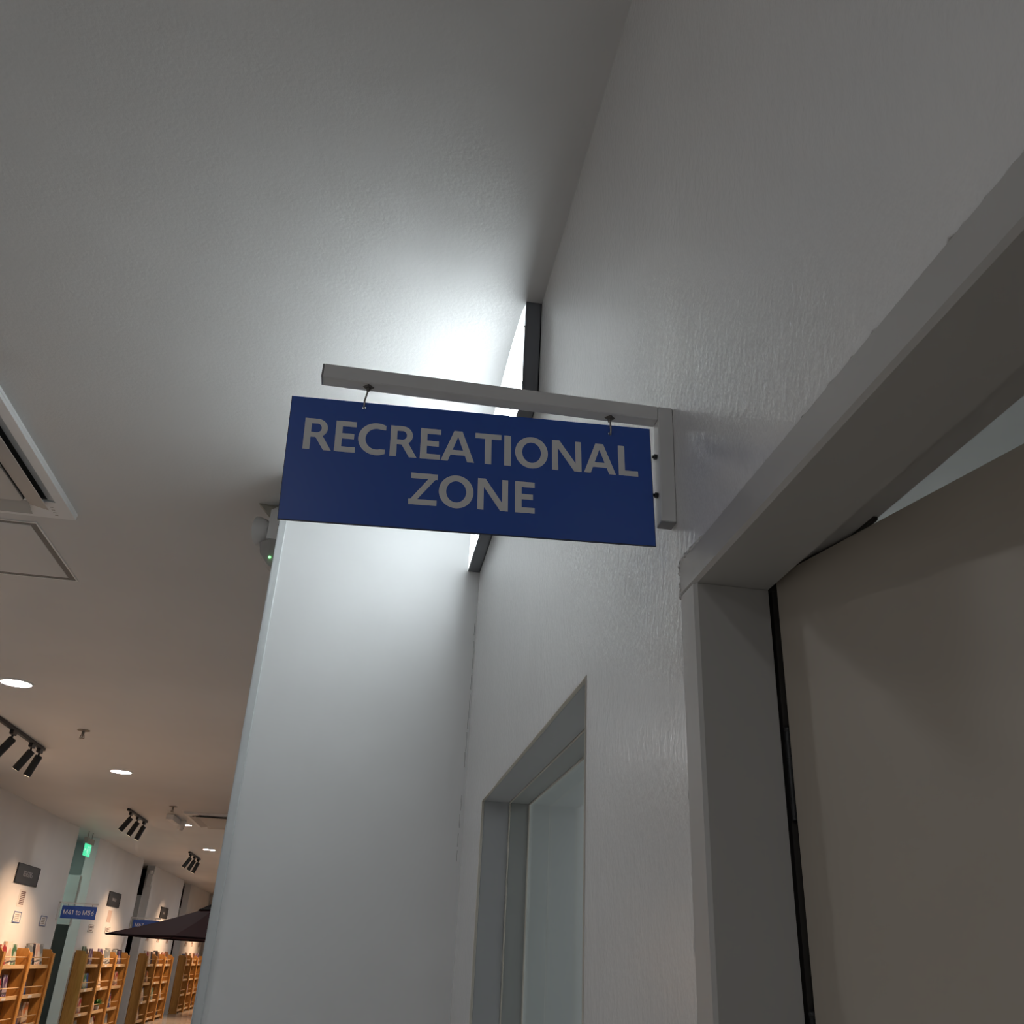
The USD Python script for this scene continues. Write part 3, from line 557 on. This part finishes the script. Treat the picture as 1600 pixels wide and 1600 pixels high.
# one class prim for each ink: a book standing face out (cover and pages), unit size
for nm, mt in INKS:
    cp = stage.CreateClassPrim('/World/book_' + nm.replace(' ', '_'))
    UsdGeom.Xform.Define(stage, str(cp.GetPath()) + '/x'); stage.RemovePrim(str(cp.GetPath()) + '/x')
    p = str(cp.GetPath())
    usdkit.mesh(stage, p + '/cover', cat([bx((.95, -.5, 0), (1.0, .5, 1)), bx((0, -.5, 0), (.05, .5, 1)), bx((0, -.5, 0), (1, -.485, 1))]), mt)
    usdkit.mesh(stage, p + '/pages', bx((.06, -.484, .008), (.94, .485, .992)), PAGES)
rnd = random.Random(11)
ORD = ['first', 'second', 'third', 'fourth', 'fifth', 'sixth']
for ci, (a, b) in enumerate(SEG):
    y0 = a + .10; y1 = y0 + CL
    T = thing('bookcase', ['nearest oak bookcase cut by the left edge, below the READING board', 'second oak bookcase, just right of the first gap', 'third oak bookcase, below the maroon parasol', 'farthest oak bookcase beside the projecting wall'][ci], 'bookcase', (WL, y0, 0), group=None)
    def lc(m): return moved(m, (-WL, -y0, 0))
    cw = CL/3
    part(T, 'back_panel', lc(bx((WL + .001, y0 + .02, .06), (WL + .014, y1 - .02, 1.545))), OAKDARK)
    for k in range(4):
        y = y0 + k*cw; t = .026 if k in (0, 3) else .034
        yy = y + (.026 if k == 0 else -.026 if k == 3 else 0)
        P = Polygon([(WL + .015 - WL, 0), (XF - WL, 0), (XF - WL, 1.50), (XF - WL - .05, 1.575), (.015, 1.575)])
        m = tf(extr(P, t), frame_m((WL, yy + t/2, 0), (1, 0, 0), (0, 0, 1), (0, -1, 0)))
        part(T, 'side_panel' if k in (0, 3) else 'divider', lc(m), OAK)
        part(T, 'stile', lc(cb((XF, yy - t/2 - .035, 0), (XF + .02, yy + t/2 + .035, 1.52), .003)), OAK)
    for col in range(3):
        a0, a1 = y0 + col*cw + .045, y0 + (col + 1)*cw - .045
        for r, z in enumerate(SHELFZ):
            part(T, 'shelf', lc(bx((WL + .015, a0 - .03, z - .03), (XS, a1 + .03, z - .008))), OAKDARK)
            part(T, 'shelf_lip', lc(cb((XS, a0 - .03, z - .045), (XS + .02, a1 + .03, z + .012), .003)), OAKPALE)
            if r < 4: part(T, 'rail', lc(cyl((XS + .01, a0 - .03, z + .115), (XS + .01, a1 + .03, z + .115), .008, 8)), OAKPALE)
            if rnd.random() < .6: part(T, 'shelf_label', lc(bx((XS + .0201, (a0+a1)/2 - .09, z - .038), (XS + .0206, (a0+a1)/2 + .09, z - .002))), PAPER)
            # books
            n = rnd.choice((2, 3, 3, 4)) if r else rnd.choice((3, 4, 4)); step = rnd.uniform(.19, .26)
            if (ci, col, r) == (1, 1, 2): n = 2
            for i in range(n):
                w, h, th = rnd.uniform(.17, .24), rnd.uniform(.26, .315) if r else rnd.uniform(.27, .33), rnd.uniform(.012, .035)
                yb = a0 + .15 + w/2 + step*i + rnd.uniform(-.01, .01)
                ink = rnd.choice(INKS); tilt = rnd.uniform(.10, .2)
                lean = rnd.uniform(-.10, .10)
                yaw_ = rnd.uniform(-.22, .0)
                xb = XS - .045 - .018*(i % 2)
                px, py = proj((xb, yb, z + h*.6))
                if not (-20 < px < 322 and py < 1640): continue
                A = frame_m((xb, yb, z - .006), (th*math.cos(yaw_)*math.cos(tilt), th*math.sin(yaw_), th*math.sin(tilt)), (-w*math.sin(yaw_), w*math.cos(yaw_), w*lean*.3), (-h*math.sin(tilt), h*lean, h*math.cos(tilt)))
                nm = ink[0]
                x = UsdGeom.Xform.Define(stage, '/World/' + numbered('/World', 'book'))
                x.AddTransformOp().Set(Gf.Matrix4d(*A.T.ravel().tolist()))
                pr = x.GetPrim(); pr.GetReferences().AddInternalReference('/World/book_' + nm.replace(' ', '_')); pr.SetInstanceable(True)
                setcd(pr, f"{nm} book, {ORD[i]} from the left, {['top', 'second', 'third', 'bottom'][r]} shelf, {words[col]} column of the {caseword[ci]}", 'book', f"books face out in the {caseword[ci]}")
# a few other things standing on the second bookcase
y0 = SEG[1][0] + .10; cw = CL/3
T = thing('potted_plant', 'small green plant on the third shelf of the second bookcase, middle column', 'plant', (XS - .05, y0 + cw*1.72, SHELFZ[2] - .008))
part(T, 'pot', lathe([(0, 0), (.04, 0), (.055, .09), (.05, .09), (.045, .08), (0, .08)], 16), WHITEP, smooth=30)
rp = np.random.default_rng(3); lv = []
for k in range(46):
    a, e, L = rp.uniform(0, 2*PI), rp.uniform(.3, 1.3), rp.uniform(.09, .2)
    d = np.array([math.cos(a)*math.cos(e), math.sin(a)*math.cos(e), math.sin(e)]); s = np.cross(d, [0, 0, 1]); s /= np.linalg.norm(s); o = np.array([0, 0, .075]); n_ = np.cross(s, d)*.003
    lv.append(hull(o, o + d*L, o + d*L*.55 + s*.02, o + d*L*.55 - s*.02, o + d*L*.55 + n_))
part(T, 'leaves', cat(lv), plain('leaf', (.04, .16, .03), .5), kind='stuff')
T = thing('paper_bag', 'cream card stand on the second shelf of the second bookcase, middle column', 'stand', (XS - .04, y0 + cw*1.45, SHELFZ[1] - .008))
part(T, 'front_sheet', hull((.03, -.13, 0), (.03, .13, 0), (-.02, -.10, .29), (-.02, .10, .29), (.026, -.13, 0), (.026, .13, 0), (-.024, -.10, .29), (-.024, .10, .29)), plain('cream_card', (.72, .55, .40), .6))
part(T, 'prop', hull((-.06, -.05, 0), (-.06, .05, 0), (-.025, -.04, .25), (-.025, .04, .25), (-.064, -.05, 0), (-.064, .05, 0)), '/World/Looks/cream_card')

# ------------------------------------------------------------------ parasol
UX, UY = -1.97, 15.5
T = thing('parasol', 'maroon market parasol standing before the third bookcase', 'parasol', (UX, UY, 0))
RR, ZE, ZT = 1.60, 1.815, 2.30
angs = [math.radians(168 + 45*k) for k in range(8)]
tips = [np.array([RR*math.cos(t), RR*math.sin(t), ZE + (.03 if k == 0 else 0)]) for k, t in enumerate(angs)]
for k in range(8):
    a, b = tips[k], tips[(k+1) % 8]; rows_ = []
    n = 7
    V, Fs = [], []
    for i in range(n + 1):
        u = i/n
        for j in range(n + 1):
            v = j/n; e = a*(1-v) + b*v
            p = np.array([0, 0, ZT])*(1-u) + e*u; p[2] -= .055*math.sin(PI*u)*.55 + .03*u*math.sin(PI*v)*.3; V.append(p)
    q = n + 1
    for i in range(n):
        for j in range(n):
            s0 = i*q + j; Fs += [[s0, s0+q, s0+q+1], [s0, s0+q+1, s0+1]]
    V = np.array(V); m = trimesh.Trimesh(np.vstack([V, V - [0, 0, .004]]), np.vstack([Fs, np.array(Fs)[:, ::-1] + len(V)]), process=False)
    part(T, 'canopy_panel', m, MAROON, smooth=True)
    part(T, 'edge_piping', tube([a*(1-v) + b*v - np.array([0, 0, .009*math.sin(PI*v) + .008]) for v in np.linspace(0, 1, 7)], .012, 6), UNDER)
    part(T, 'rib', tube([(0.03*math.cos(angs[k]), .03*math.sin(angs[k]), ZT - .03), (a[0]*.5, a[1]*.5, (ZT + a[2])/2 - .05), tuple(a - [0, 0, .012])], .008, 6), UNDER)
capm = []
for k in range(8):
    a, b = tips[k]*.2, tips[(k+1) % 8]*.2; z0 = ZT + .0
    capm.append(hull((0, 0, ZT + .05), (a[0], a[1], z0 - .095), (b[0], b[1], z0 - .095), (0, 0, ZT + .045), (a[0], a[1], z0 - .102), (b[0], b[1], z0 - .102)))
part(T, 'vent_cap', cat(capm), UNDER)
part(T, 'pole', cyl((0, 0, .06), (0, 0, ZT + .07), .022, 20), POLE, smooth=30)
part(T, 'hub', lathe([(0, ZT - .10), (.05, ZT - .10), (.05, ZT - .04), (0, ZT - .04)], 16), UNDER, smooth=30)
part(T, 'base', lathe([(0, 0), (.30, 0), (.30, .05), (.10, .08), (.03, .085), (.03, .2), (0, .2)], 28), BLACK, smooth=30)
